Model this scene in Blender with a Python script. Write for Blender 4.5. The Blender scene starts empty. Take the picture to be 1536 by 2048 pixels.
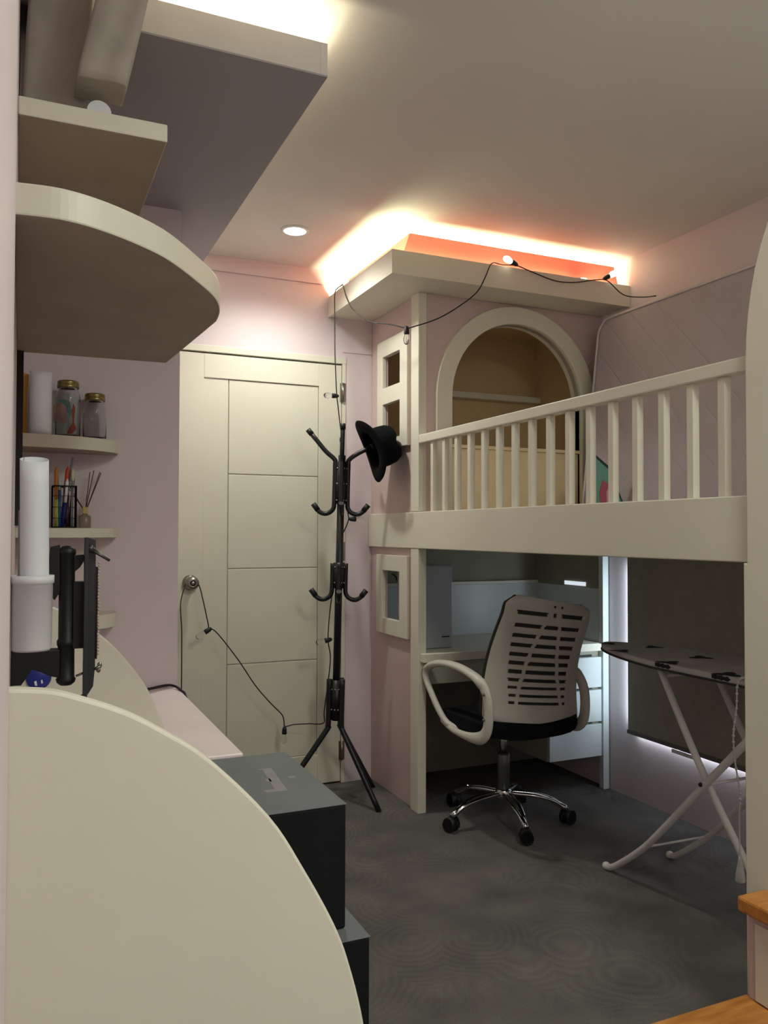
import bpy, bmesh, math, random
from mathutils import Vector, Matrix
random.seed(7)
COL = bpy.context.scene.collection
PI = math.pi

# ------------------------------------------------------------------ materials
def lin(h):
    h = h.lstrip('#'); c = [int(h[i:i+2], 16)/255 for i in (0, 2, 4)]
    return [((x/12.92) if x <= .04045 else ((x+.055)/1.055)**2.4) for x in c] + [1]
def mat(name, hexc, rough=.5, metal=0, noise=.04, nscale=6, bump=0, bscale=60, emit=0, trans=0, ior=1.45, alpha=1, spec=.5, sheen=0, emitc=None, coat=0):
    m = bpy.data.materials.new(name); m.use_nodes = True
    nt = m.node_tree; b = nt.nodes['Principled BSDF']; N = nt.nodes.new; L = nt.links.new
    c = lin(hexc)
    b.inputs['Base Color'].default_value = c; b.inputs['Roughness'].default_value = rough
    b.inputs['Metallic'].default_value = metal; b.inputs['IOR'].default_value = ior
    b.inputs['Specular IOR Level'].default_value = spec
    b.inputs['Transmission Weight'].default_value = trans; b.inputs['Alpha'].default_value = alpha
    b.inputs['Sheen Weight'].default_value = sheen; b.inputs['Coat Weight'].default_value = coat
    tc = N('ShaderNodeTexCoord')
    if noise:
        n = N('ShaderNodeTexNoise'); n.inputs['Scale'].default_value = nscale; n.inputs['Detail'].default_value = 4
        L(tc.outputs['Object'], n.inputs['Vector'])
        r = N('ShaderNodeValToRGB'); L(n.outputs['Fac'], r.inputs['Fac'])
        r.color_ramp.elements[0].position = .3; r.color_ramp.elements[1].position = .7
        r.color_ramp.elements[0].color = [max(0, x*(1-noise*2)) for x in c[:3]] + [1]
        r.color_ramp.elements[1].color = [min(1, x*(1+noise)) for x in c[:3]] + [1]
        L(r.outputs['Color'], b.inputs['Base Color'])
    if bump:
        n2 = N('ShaderNodeTexNoise'); n2.inputs['Scale'].default_value = bscale; n2.inputs['Detail'].default_value = 3
        L(tc.outputs['Object'], n2.inputs['Vector'])
        bp = N('ShaderNodeBump'); bp.inputs['Strength'].default_value = bump; bp.inputs['Distance'].default_value = .004
        L(n2.outputs['Fac'], bp.inputs['Height']); L(bp.outputs['Normal'], b.inputs['Normal'])
    if emit:
        b.inputs['Emission Color'].default_value = lin(emitc or hexc); b.inputs['Emission Strength'].default_value = emit
    return m

CREAM = mat('cream_paint', '#DAD6C6', .38, noise=.02, nscale=3, bump=.05, bscale=40)
CREAMD = mat('cream_door_paint', '#D6D2C2', .5, noise=.02, nscale=3, bump=.04, bscale=30)
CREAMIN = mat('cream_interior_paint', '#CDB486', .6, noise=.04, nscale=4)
NOOK = mat('grey_cream_laminate', '#A9A796', .45, noise=.04, nscale=4)
PANELW = mat('glossy_white_laminate', '#C6CCCB', .3, noise=.04, nscale=4)
PINK = mat('pink_wall_paint', '#D6C8CC', .55, noise=.03, nscale=2.5, bump=.06, bscale=50)
PINKB = mat('pink_bench_paint', '#F0E2E3', .35, noise=.03, nscale=5)
PINKD = mat('dusty_pink_paint', '#CBB5B2', .55, noise=.03, nscale=3, bump=.05, bscale=50)
CEIL = mat('ceiling_paint', '#E0DDD8', .7, noise=.02, nscale=1.5)
SOFF = mat('shaded_soffit_paint', '#A8A2AA', .6, noise=.02, nscale=2)  # soffit underside, its shade put into a darker colour than the edge
RED = mat('coral_paint', '#E26B5A', .5, noise=.02)
BLK = mat('black_coated_metal', '#17161A', .38, noise=.05, spec=.5)
BLKP = mat('black_plastic', '#111214', .5, noise=.05)
BLKC = mat('black_cable_rubber', '#191614', .6, noise=.02)
FELT = mat('black_felt', '#07080B', .95, noise=.1, nscale=30, bump=.3, bscale=300, spec=.15)
SEATF = mat('black_seat_fabric', '#0B0D12', .9, noise=.1, bump=.2, bscale=400, spec=.2)
MESHF = mat('charcoal_chair_mesh', '#3A3A36', .9, noise=.06, nscale=80, bump=.2, bscale=400, spec=.2)
CHPL = mat('white_chair_plastic', '#C9C6BC', .4, noise=.02)
CHROME = mat('chrome', '#C8C8C8', .12, 1, noise=.02)
STEELG = mat('grey_gas_lift_metal', '#6F6F6F', .35, .7, noise=.03)
KNOB = mat('brushed_steel', '#9A958C', .28, 1, noise=.03)
WIREW = mat('white_coated_tube', '#D2D0CE', .4, noise=.03)
BLIND = mat('grey_blind_fabric', '#9F9A8C', .9, noise=.04, nscale=20, bump=.15, bscale=500, spec=.1)
MATT = mat('gloss_white_sheet', '#C4C7C9', .45, noise=.03)
PAPER = mat('white_paper', '#DDE0E6', .6, noise=.03, nscale=8)
CARD = mat('brown_paper_edge', '#8C7F64', .8)
GOLD = mat('brass_lid_metal', '#8F8352', .3, .9, noise=.05)
ORANGE = mat('orange_plastic', '#C87A35', .5)
REDO = mat('red_orange_plastic', '#C2492F', .5)
BLUE = mat('blue_plastic', '#1C2C86', .4, noise=.06)
NAVY = mat('navy_plastic', '#1D2A66', .4)
TEALB = mat('teal_blue_plastic', '#2A6AA0', .4)
PURP = mat('dark_purple_plastic', '#4A1F38', .4)
YEL = mat('yellow_green_plastic', '#C6C45A', .4)
WHT = mat('white_plastic', '#E3E3DE', .4)
TEAL = mat('teal_print', '#6FA79C', .7)
PEACH = mat('peach_print', '#D49C88', .7)
PINKP = mat('pink_print', '#B55E78', .7)
REED = mat('dark_brown_reed', '#5A3626', .8)
WOODCAP = mat('pale_wood', '#C9A868', .5)
BAG = mat('beige_bag_fabric', '#A69D94', .55, noise=.08, nscale=9, bump=1, bscale=14)
GREYM = mat('grey_plastic', '#94908E', .5)
STEP = None
glassm = bpy.data.materials.new('clear_glass'); glassm.use_nodes = True
_b = glassm.node_tree.nodes['Principled BSDF']
_b.inputs['Transmission Weight'].default_value = 1; _b.inputs['Roughness'].default_value = .03; _b.inputs['IOR'].default_value = 1.3
_b.inputs['Base Color'].default_value = (.93, .93, .94, 1)
GLASS = glassm
PANE = bpy.data.materials.new('window_glass'); PANE.use_nodes = True
_n = PANE.node_tree; _n.nodes.clear(); _o = _n.nodes.new('ShaderNodeOutputMaterial'); _t = _n.nodes.new('ShaderNodeBsdfTransparent'); _g = _n.nodes.new('ShaderNodeBsdfGlossy')
_x = _n.nodes.new('ShaderNodeMixShader'); _f = _n.nodes.new('ShaderNodeFresnel'); _g.inputs['Roughness'].default_value = .02
_n.links.new(_f.outputs[0], _x.inputs[0]); _n.links.new(_t.outputs[0], _x.inputs[1]); _n.links.new(_g.outputs[0], _x.inputs[2]); _n.links.new(_x.outputs[0], _o.inputs[0])
BULBON = mat('lit_bulb_glass', '#FFF3DA', .3, emit=9, noise=0)
LAMP = mat('downlight_lens', '#F4F4FF', .3, emit=30, noise=0, emitc='#EEF0FF')
LED = mat('warm_led_strip', '#FFE2A8', .5, emit=6, noise=0)
DAYGLINT = mat('glowing_white_strip', '#E8F4FF', .3, emit=.75, noise=0)  # glows in place of daylight caught on the nook wall, no lamp

def wood():
    m = bpy.data.materials.new('orange_oak_wood'); m.use_nodes = True; nt = m.node_tree; b = nt.nodes['Principled BSDF']
    tc = nt.nodes.new('ShaderNodeTexCoord'); mp = nt.nodes.new('ShaderNodeMapping'); mp.inputs['Scale'].default_value = (2.2, 12, 12)
    n = nt.nodes.new('ShaderNodeTexNoise'); n.inputs['Scale'].default_value = 5; n.inputs['Detail'].default_value = 8
    r = nt.nodes.new('ShaderNodeValToRGB'); r.color_ramp.elements[0].color = lin('#9A5E24'); r.color_ramp.elements[1].color = lin('#C98A44')
    r.color_ramp.elements[0].position = .25; r.color_ramp.elements[1].position = .75
    L = nt.links.new; L(tc.outputs['Object'], mp.inputs['Vector']); L(mp.outputs[0], n.inputs['Vector']); L(n.outputs['Fac'], r.inputs['Fac'])
    L(r.outputs[0], b.inputs['Base Color']); b.inputs['Roughness'].default_value = .4
    return m
WOOD = wood()

def carpet():
    m = bpy.data.materials.new('grey_swirl_carpet'); m.use_nodes = True; nt = m.node_tree; b = nt.nodes['Principled BSDF']
    N = nt.nodes.new; L = nt.links.new
    tc = N('ShaderNodeTexCoord'); wn = N('ShaderNodeTexNoise'); wn.inputs['Scale'].default_value = 3
    mx = N('ShaderNodeVectorMath'); mx.operation = 'MULTIPLY_ADD'; mx.inputs[1].default_value = (.14, .14, 0)
    L(tc.outputs['Object'], wn.inputs['Vector']); L(wn.outputs['Color'], mx.inputs[0]); L(tc.outputs['Object'], mx.inputs[2])
    v = N('ShaderNodeTexVoronoi'); v.inputs['Scale'].default_value = 3.6; L(mx.outputs[0], v.inputs['Vector'])
    mu = N('ShaderNodeMath'); mu.operation = 'MULTIPLY'; mu.inputs[1].default_value = 85; L(v.outputs['Distance'], mu.inputs[0])
    s = N('ShaderNodeMath'); s.operation = 'SINE'; L(mu.outputs[0], s.inputs[0])
    mr = N('ShaderNodeMapRange'); mr.inputs[1].default_value = -1; mr.inputs[2].default_value = 1; L(s.outputs[0], mr.inputs[0])
    fn = N('ShaderNodeTexNoise'); fn.inputs['Scale'].default_value = 260; fn.inputs['Detail'].default_value = 4; L(tc.outputs['Object'], fn.inputs['Vector'])
    big = N('ShaderNodeTexNoise'); big.inputs['Scale'].default_value = 5; big.inputs['Detail'].default_value = 5; L(tc.outputs['Object'], big.inputs['Vector'])
    mask = N('ShaderNodeTexNoise'); mask.inputs['Scale'].default_value = 2.3; L(tc.outputs['Object'], mask.inputs['Vector'])
    mk = N('ShaderNodeMapRange'); mk.inputs[1].default_value = .42; mk.inputs[2].default_value = .62; L(mask.outputs['Fac'], mk.inputs[0])
    a = N('ShaderNodeMix'); a.data_type = 'FLOAT'; L(mk.outputs[0], a.inputs[0]); a.inputs[2].default_value = .5; L(mr.outputs[0], a.inputs[3])
    q = N('ShaderNodeMath'); q.operation = 'MULTIPLY_ADD'; q.inputs[1].default_value = .1; L(a.outputs[0], q.inputs[0])
    q2 = N('ShaderNodeMath'); q2.operation = 'MULTIPLY_ADD'; q2.inputs[1].default_value = .75; L(big.outputs['Fac'], q2.inputs[0]); q2.inputs[2].default_value = -.22; L(q2.outputs[0], q.inputs[2])
    q3 = N('ShaderNodeMath'); q3.operation = 'MULTIPLY_ADD'; q3.inputs[1].default_value = .55; L(fn.outputs['Fac'], q3.inputs[0]); L(q.outputs[0], q3.inputs[2])
    r = N('ShaderNodeValToRGB'); r.color_ramp.elements[0].color = lin('#454443'); r.color_ramp.elements[1].color = lin('#7E7A75')
    r.color_ramp.elements[0].position = .15; r.color_ramp.elements[1].position = .85
    L(q3.outputs[0], r.inputs['Fac']); L(r.outputs[0], b.inputs['Base Color'])
    b.inputs['Roughness'].default_value = .95; b.inputs['Specular IOR Level'].default_value = .1
    bp = N('ShaderNodeBump'); bp.inputs['Strength'].default_value = .5; bp.inputs['Distance'].default_value = .008
    L(q3.outputs[0], bp.inputs['Height']); L(bp.outputs[0], b.inputs['Normal'])
    return m
CARPET = carpet()

def quilt():
    m = bpy.data.materials.new('grey_quilted_ticking'); m.use_nodes = True; nt = m.node_tree; b = nt.nodes['Principled BSDF']
    N = nt.nodes.new; L = nt.links.new
    tc = N('ShaderNodeTexCoord'); sx = N('ShaderNodeSeparateXYZ'); L(tc.outputs['Object'], sx.inputs[0])
    tot = None
    for sgn in (-1,):
        ad = N('ShaderNodeMath'); ad.operation = 'MULTIPLY_ADD'; ad.inputs[1].default_value = sgn*1.0
        L(sx.outputs['Y'], ad.inputs[0]); L(sx.outputs['Z'], ad.inputs[2])
        mu = N('ShaderNodeMath'); mu.operation = 'MULTIPLY'; mu.inputs[1].default_value = 19 if sgn < 0 else 9.5; L(ad.outputs[0], mu.inputs[0])
        si = N('ShaderNodeMath'); si.operation = 'SINE'; L(mu.outputs[0], si.inputs[0])
        ab = N('ShaderNodeMath'); ab.operation = 'ABSOLUTE'; L(si.outputs[0], ab.inputs[0])
        mr = N('ShaderNodeMapRange'); mr.inputs[1].default_value = 0; mr.inputs[2].default_value = .14; L(ab.outputs[0], mr.inputs[0])
        if tot is None: tot = mr
        else:
            mm = N('ShaderNodeMath'); mm.operation = 'MINIMUM'; L(tot.outputs[0], mm.inputs[0]); L(mr.outputs[0], mm.inputs[1]); tot = mm
    n = N('ShaderNodeTexNoise'); n.inputs['Scale'].default_value = 7; n.inputs['Detail'].default_value = 6; L(tc.outputs['Object'], n.inputs['Vector'])
    h = N('ShaderNodeMath'); h.operation = 'MULTIPLY_ADD'; h.inputs[1].default_value = .5; L(tot.outputs[0], h.inputs[0]); L(n.outputs['Fac'], h.inputs[2])
    r = N('ShaderNodeValToRGB'); r.color_ramp.elements[0].color = lin('#A59CA2'); r.color_ramp.elements[1].color = lin('#B3ABB0')
    L(n.outputs['Fac'], r.inputs['Fac']); L(r.outputs[0], b.inputs['Base Color'])
    bp = N('ShaderNodeBump'); bp.inputs['Strength'].default_value = .32; bp.inputs['Distance'].default_value = .01
    L(h.outputs[0], bp.inputs['Height']); L(bp.outputs[0], b.inputs['Normal']); b.inputs['Roughness'].default_value = .8
    b.inputs['Specular IOR Level'].default_value = .2
    return m
QUILT = quilt()

def boxmat():
    m = mat('charcoal_cardboard', '#17181B', .75, noise=.08, nscale=5, bump=.15, bscale=200, spec=.25)
    return m
BOXM = boxmat()
BOXL = mat('charcoal_cardboard_lid', '#6B7073', .65, noise=.06, nscale=6, bump=.15, bscale=200)
BOXLOGO = mat('faded_grey_print', '#8C8A8C', .7)

# ------------------------------------------------------------------ helpers
def tag(o, label=None, cat=None, group=None, kind=None):
    if label: o['label'] = label
    if cat: o['category'] = cat
    if group: o['group'] = group
    if kind: o['kind'] = kind
    return o
def empty(name, loc=(0, 0, 0), label=None, cat=None, group=None, rot=(0, 0, 0)):
    o = bpy.data.objects.new(name, None); COL.objects.link(o); o.location = loc; o.rotation_euler = rot
    o.empty_display_size = .05
    return tag(o, label, cat, group)
class MB:
    def __init__(s): s.bm = bmesh.new()
    def box(s, x0, x1, y0, y1, z0, z1, bev=0, seg=2):
        r = bmesh.ops.create_cube(s.bm, size=1)
        vs = r['verts']
        for v in vs:
            v.co = Vector(((x0+x1)/2+v.co.x*(x1-x0), (y0+y1)/2+v.co.y*(y1-y0), (z0+z1)/2+v.co.z*(z1-z0)))
        if bev:
            es = list({e for v in vs for e in v.link_edges})
            bmesh.ops.bevel(s.bm, geom=es, offset=bev, segments=seg, affect='EDGES', profile=.5)
        return s
    def prism(s, pts, axis, a, b, bev=0):
        # pts: 2D polygon in the two other axes (order x,y,z without axis)
        def mk(p, t):
            if axis == 'x': return Vector((t, p[0], p[1]))
            if axis == 'y': return Vector((p[0], t, p[1]))
            return Vector((p[0], p[1], t))
        A = [s.bm.verts.new(mk(p, a)) for p in pts]; B = [s.bm.verts.new(mk(p, b)) for p in pts]
        f1 = s.bm.faces.new(A); f2 = s.bm.faces.new(B[::-1]); n = len(pts); fs = [f1, f2]
        for i in range(n):
            fs.append(s.bm.faces.new((A[i], B[i], B[(i+1) % n], A[(i+1) % n])))
        bmesh.ops.recalc_face_normals(s.bm, faces=fs)
        if bev:
            es = list(f1.edges)+list(f2.edges)
            bmesh.ops.bevel(s.bm, geom=es, offset=bev, segments=2, affect='EDGES', profile=.5)
        return s
    def tube(s, pts, r, n=10, cap=True, flat=1, up=None):
        pts = [Vector(p) for p in pts]
        rs = r if isinstance(r, (list, tuple)) else [r]*len(pts)
        rings = []; prev = None
        for i, p in enumerate(pts):
            t = (pts[min(i+1, len(pts)-1)]-pts[max(i-1, 0)])
            if t.length < 1e-9: t = Vector((0, 0, 1))
            t.normalize()
            if prev is None:
                a = Vector(up) if up else (Vector((0, 0, 1)) if abs(t.z) < .9 else Vector((1, 0, 0)))
                u = (a-t*a.dot(t)).normalized()
            else:
                u = (prev-t*prev.dot(t))
                u = u.normalized() if u.length > 1e-6 else t.orthogonal().normalized()
            prev = u; w = t.cross(u)
            rings.append([s.bm.verts.new(p+(u*math.cos(2*PI*k/n)+w*math.sin(2*PI*k/n)*flat)*rs[i]) for k in range(n)])
        for i in range(len(rings)-1):
            for k in range(n):
                f = s.bm.faces.new((rings[i][k], rings[i][(k+1) % n], rings[i+1][(k+1) % n], rings[i+1][k])); f.smooth = True
        if cap:
            s.bm.faces.new(rings[0][::-1]); s.bm.faces.new(rings[-1])
        return s
    def cyl(s, a, b, r, n=16, r2=None):
        return s.tube([a, b], [r, r if r2 is None else r2], n)
    def lathe(s, prof, c=(0, 0, 0), n=28, M=None):
        c = Vector(c); rings = []
        for (r, z) in prof:
            if r < 1e-6:
                p = Vector((0, 0, z)); rings.append([s.bm.verts.new((M @ p if M else p)+c)])
            else:
                ring = []
                for k in range(n):
                    p = Vector((r*math.cos(2*PI*k/n), r*math.sin(2*PI*k/n), z))
                    ring.append(s.bm.verts.new((M @ p if M else p)+c))
                rings.append(ring)
        for i in range(len(rings)-1):
            A, B = rings[i], rings[i+1]
            for k in range(n):
                k2 = (k+1) % n
                if len(A) == 1 and len(B) == 1: continue
                if len(A) == 1: f = s.bm.faces.new((A[0], B[k2], B[k]))
                elif len(B) == 1: f = s.bm.faces.new((A[k], A[k2], B[0]))
                else: f = s.bm.faces.new((A[k], A[k2], B[k2], B[k]))
                f.smooth = True
        return s
    def sphere(s, c, r, sc=(1, 1, 1)):
        q = bmesh.ops.create_uvsphere(s.bm, u_segments=14, v_segments=10, radius=r)
        for v in q['verts']: v.co = Vector((v.co.x*sc[0], v.co.y*sc[1], v.co.z*sc[2]))+Vector(c)
        for f in {f for v in q['verts'] for f in v.link_faces}: f.smooth = True
        return s
    def quad(s, *ps):
        s.bm.faces.new([s.bm.verts.new(Vector(p)) for p in ps]); return s
    def build(s, name, m, parent=None, label=None, cat=None, group=None, kind=None, fixn=True):
        if fixn: bmesh.ops.recalc_face_normals(s.bm, faces=s.bm.faces[:])
        me = bpy.data.meshes.new(name); s.bm.to_mesh(me); s.bm.free()
        me.materials.append(m); o = bpy.data.objects.new(name, me); COL.objects.link(o)
        if parent: o.parent = parent
        return tag(o, label, cat, group, kind)
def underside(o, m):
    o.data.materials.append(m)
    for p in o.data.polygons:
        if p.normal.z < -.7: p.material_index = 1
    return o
def spline(pts, n=8):
    pts = [Vector(p) for p in pts]; out = []
    P = [pts[0]]+pts+[pts[-1]]
    for i in range(1, len(P)-2):
        for k in range(n):
            t = k/n; a, b, c, d = P[i-1], P[i], P[i+1], P[i+2]
            out.append(.5*((2*b)+(c-a)*t+(2*a-5*b+4*c-d)*t*t+(3*b-a-3*c+d)*t**3))
    out.append(pts[-1]); return out
def struct(name, mb, m): return mb.build(name, m, kind='structure')
def copy_tree(o, parent=None):
    c = o.copy(); COL.objects.link(c); c.parent = parent
    for ch in o.children: copy_tree(ch, c)
    return c

# ------------------------------------------------------------------ room shell
XL, XR, YF, YB, ZC = -.014, 2.55, 3.71, -1.7, 2.465
struct('floor', MB().box(XL-.1, XR+.1, YB-.1, YF+.1, -.1, 0), CARPET)
struct('ceiling', MB().box(XL-.1, XR+.1, YB-.1, YF+.1, ZC, ZC+.1), CEIL)
struct('wall_left', MB().box(XL-.1, XL, YB-.1, YF+.1, 0, ZC).box(XL, -.0088, YB, .899, 0, ZC), PINK)
struct('wall_back', MB().box(XL, XR, YB-.1, YB, 0, ZC), PINK)
# far wall with the door opening
w = MB(); w.box(XL, .61, YF, YF+.1, 0, ZC); w.box(1.424, XR, YF, YF+.1, 0, ZC); w.box(.61, 1.424, YF, YF+.1, 2.026, ZC); w.box(.61, 1.424, YF+.06, YF+.1, 0, 2.026)  # last box is an unseen backing added to block outside light
struct('wall_far', w, PINK)
# right wall with window opening
w = MB(); WY0, WY1, WZ0, WZ1 = 1.5, 2.965, .31, 1.06
w.box(XR, XR+.1, YB, WY0, 0, ZC); w.box(XR, XR+.1, WY1, YF, 0, ZC)
w.box(XR, XR+.1, WY0, WY1, 0, WZ0); w.box(XR, XR+.1, WY0, WY1, WZ1, ZC)
struct('wall_right', w, mat('lilac_wall_paint', '#D3C8CB', .55, noise=.03, nscale=2.5, bump=.06, bscale=50))
win = empty('window_1', (0, 0, 0)); win['kind'] = 'structure'
f = MB()
for a in ((WY0, WY0+.03, WZ0, WZ1), (WY1-.03, WY1, WZ0, WZ1), (WY0, WY1, WZ0, WZ0+.03), (WY0, WY1, WZ1-.03, WZ1), (2.2, 2.23, WZ0, WZ1)):
    f.box(XR+.05, XR+.085, a[0], a[1], a[2], a[3])
f.build('window_frame', WHT, win)
MB().box(XR+.064, XR+.068, WY0+.031, WY1-.031, WZ0+.031, WZ1-.031).build('window_pane', PANE, win)
# full-height pink column at the left of the door
YC = 2.82
struct('wall_column', MB().box(XL, .488, YC, YF, 0, 2.3), PINK)
# dropped ceiling soffit with cove
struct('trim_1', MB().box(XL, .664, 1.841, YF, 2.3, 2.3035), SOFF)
struct('trim_4', MB().box(.646, .664, 1.841, YF, 2.304, 2.382).box(XL, .6455, 1.841, 1.859, 2.304, 2.382), mat('soffit_edge_paint', '#DAD5CF', .6))
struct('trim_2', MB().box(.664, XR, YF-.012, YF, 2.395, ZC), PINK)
# thin moulding line on the far wall above the door
struct('trim_3', MB().box(1.424, 1.575, YF-.004, YF, 2.078, 2.082), PINK)

# ------------------------------------------------------------------ door
door = empty('door_1', (0, 0, 0)); door['kind'] = 'structure'
DX0, DX1, DT = .628, 1.417, 2.012
d = MB()
d.box(DX0, DX1, YF+.012, YF+.04, .008, DT)
y0 = YF-.002
d.box(DX0, .751, y0, YF+.015, .008, DT, .002); d.box(1.301, DX1, y0, YF+.015, .008, DT, .002)
d.box(.751, 1.301, y0, YF+.015, 1.903, DT, .002); d.box(.751, 1.301, y0, YF+.015, .008, .146, .002)
d.box(.751, .863, YF+.004, YF+.015, .146, 1.903, .0015)
for a, b in ((.148, .594), (.598, 1.031), (1.035, 1.465), (1.469, 1.901)):
    d.box(.867, 1.299, YF+.004, YF+.015, a, b, .0025)
d.build('door_leaf', CREAMD, door)
c = MB(); c.box(.59, 1.44, YF-.006, YF+.03, 2.02, 2.05, .002); c.box(1.42, 1.438, YF-.006, YF+.03, 0, 2.02, .002); c.box(.6, .622, YF-.006, YF+.03, 0, 2.02, .002)
c.build('door_frame', CREAMD, door)
k = MB(); Mk = Matrix.Rotation(PI/2, 3, 'X')
k.lathe([(0, -.0), (.034, 0), (.034, .006), (.02, .012), (.013, .02), (.013, .035), (.024, .042), (.03, .054), (.028, .066), (.018, .074), (.013, .075), (.012, .07), (0, .07)], (.695, y0, .975), 28, Mk)
k.lathe([(0, .072), (.008, .072), (.008, .078), (0, .079)], (.695, y0, .975), 16, Mk)
k.build('door_knob', KNOB, door)
for z in (1.88, 1.11, .155):
    h = MB(); h.cyl((1.4215, YF-.012, z-.045), (1.4215, YF-.012, z+.045), .006, 12); h.box(1.408, 1.436, YF-.0075, YF-.003, z-.045, z+.045); h.build('hinge', KNOB, door)

# ------------------------------------------------------------------ loft playhouse (built-in, one piece)
loft = empty('loft_bed', (2.05, 2.5, 0), 'cream built-in loft bed shaped like a small house with arch and coral roof rim', 'loft bed')
def lp(mb, name, m, parent=None, label=None):
    o = mb.build(name, m, parent or loft, label)
    if parent is None: o.location = (-2.05, -2.5, 0)
    return o
X0 = 1.575
lp(MB().box(1.56, 1.60, 1.0, YF-.003, 1.132, 1.290, .003), 'front_beam', CREAM)
lp(MB().box(1.60, XR-.003, 1.0, YF-.003, 1.235, 1.272), 'deck', CREAM)
lp(MB().box(1.562, 1.602, 3.160, 3.235, 0, 1.131, .003).box(1.562, 1.602, 3.160, 3.235, 1.291, 2.243, .003), 'corner_post', CREAM)
# side panel in pink, lower and upper, with square openings behind the frames
sp = MB()
for z0, z1, o0 in ((0.001, 1.131, [(.80, 1.027)]), (1.291, 2.243, [(1.636, 1.806), (1.879, 2.032)])):
    sp.box(1.578, 1.588, 3.236, 3.343, z0, z1); sp.box(1.578, 1.588, 3.537, YF-.003, z0, z1)
    zz = z0
    for a, b in o0:
        sp.box(1.578, 1.588, 3.343, 3.537, zz, a); zz = b
    sp.box(1.578, 1.588, 3.343, 3.537, zz, z1)
lp(sp, 'side_panel', PINKD)
def wframe(y0, y1, z0, z1, oy0, oy1, holes):
    m = MB(); xa, xb = 1.558, 1.5775
    m.box(xa, xb, y0, oy0, z0, z1, .002); m.box(xa, xb, oy1, y1, z0, z1, .002)
    zz = z0
    for a, b in holes+[(z1, z1)]:
        m.box(xa+.0002, xb, oy0-.004, oy1+.004, zz, a, .0015); zz = b
    return m
lp(wframe(3.268, 3.60, 1.589, 2.107, 3.345, 3.535, [(1.638, 1.804), (1.881, 2.03)]), 'play_window_frame', CREAM)
lp(wframe(3.268, 3.605, .730, 1.097, 3.345, 3.535, [(.802, 1.025)]), 'play_window_frame', CREAM)
# arch wall
YA = 3.165
def arch_pts(cx, r, rz, zs, n=28):
    return [(cx+r*math.cos(PI-PI*k/n), zs+rz*math.sin(PI-PI*k/n)) for k in range(n+1)]
CX = 2.068; ri, ro = .347, .425; zs = 1.80; rzi, rzo = .352, .43
inner = arch_pts(CX, ri, rzi, zs)
poly = [(1.603, 1.273), (CX-ri, 1.273)]+inner+[(CX+ri, 1.273), (XR-.003, 1.273), (XR-.003, 2.243), (1.603, 2.243)]
lp(MB().prism(poly, 'y', YA, YA+.03), 'arch_wall', PINKD)
outer = arch_pts(CX, ro, rzo, zs)
tr = MB()
poly = [(CX-ro, 1.273)]+outer+[(CX+ro, 1.273), (CX+ri, 1.273)]+inner[::-1]+[(CX-ri, 1.273)]
tr.prism(poly, 'y', YA-.022, YA+.06, .003)
lp(tr, 'arch_trim', CREAM)
lp(MB().box(CX-ri, CX+ri, YA+.012, YA+.03, 1.273, 1.575).box(CX-ri-.0, CX+ri, YA-.004, YA+.032, 1.576, 1.59), 'arch_kick_panel', mat('warm_lit_cream', '#EEDBB2', .45, noise=.02))  # lit copy of the cream, warm light put into its colour
# inside of the house behind the arch
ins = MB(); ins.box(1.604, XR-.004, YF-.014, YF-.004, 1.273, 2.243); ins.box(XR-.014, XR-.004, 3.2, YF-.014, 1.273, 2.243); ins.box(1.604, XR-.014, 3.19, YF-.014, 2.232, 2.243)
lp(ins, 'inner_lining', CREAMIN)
lp(MB().box(1.604, XR-.016, YF-.06, YF-.015, 1.893, 1.924, .002), 'inner_ledge', CREAM)
# railing
rail = lp(MB().box(1.562, 1.602, 1.395, 3.159, 1.585, 1.622, .004), 'guard_rail', CREAM)
by = [3.052-.1035*i for i in range(16)]
bal0 = MB().box(1.571, 1.593, -.0115, .0115, 1.2901, 1.585, .002).build('baluster', CREAM, rail)
bal0.location = (0, by[0], 0)
for y in by[1:]:
    if y < 1.43: continue
    b_ = bal0.copy(); COL.objects.link(b_); b_.parent = rail; b_.location = (0, y, 0)
# tall end panel with rounded top, near side
pts = [(1.412, 0), (1.412, 1.131), (1.402, 1.131), (1.402, 1.60)]
pts += [(1.10+.302*math.cos(t), 1.60+.50*math.sin(t)) for t in [PI/2*k/14 for k in range(1, 15)]]
pts += [(.80+.0, 2.10), (.80, 0)]
lp(MB().prism([(p[0], p[1]) for p in pts], 'x', 1.545, 1.60, .003), 'end_panel', CREAM)
# roof canopy
roof = MB(); RX0, RY0 = 1.345, 2.96
roof.box(RX0+.018, XR-.003, RY0+.018, YF-.003, 2.244, 2.262)
roof.box(RX0, RX0+.018, RY0, YF-.003, 2.240, 2.337); roof.box(RX0+.018, XR-.003, RY0, RY0+.018, 2.240, 2.337)
ro_ = lp(roof, 'roof_canopy', CREAM)
rm = MB(); bx0, by0 = RX0+.045, RY0+.05; tx0, ty0, tx1 = 1.452, 3.02, 2.475; zt = 2.437
def slab(p, q, r_, s_, th):
    v = [Vector(x) for x in (p, q, r_, s_)]; nrm = (v[1]-v[0]).cross(v[3]-v[0]).normalized()*th
    bm = rm.bm; A = [bm.verts.new(x) for x in v]; B = [bm.verts.new(x+nrm) for x in v]
    bm.faces.new(A); bm.faces.new(B[::-1])
    for i in range(4): bm.faces.new((A[i], B[i], B[(i+1) % 4], A[(i+1) % 4]))
slab((bx0, by0, 2.262), (2.545, by0, 2.262), (tx1+.03, ty0, zt), (tx0, ty0, zt), -.008)
slab((bx0, YF-.004, 2.262), (bx0, by0, 2.262), (tx0, ty0, zt), (tx0, YF-.004, zt), -.008)
lp(rm, 'roof_rim', RED, ro_, 'coral painted sloped roof rim')
rm = MB()
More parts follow.
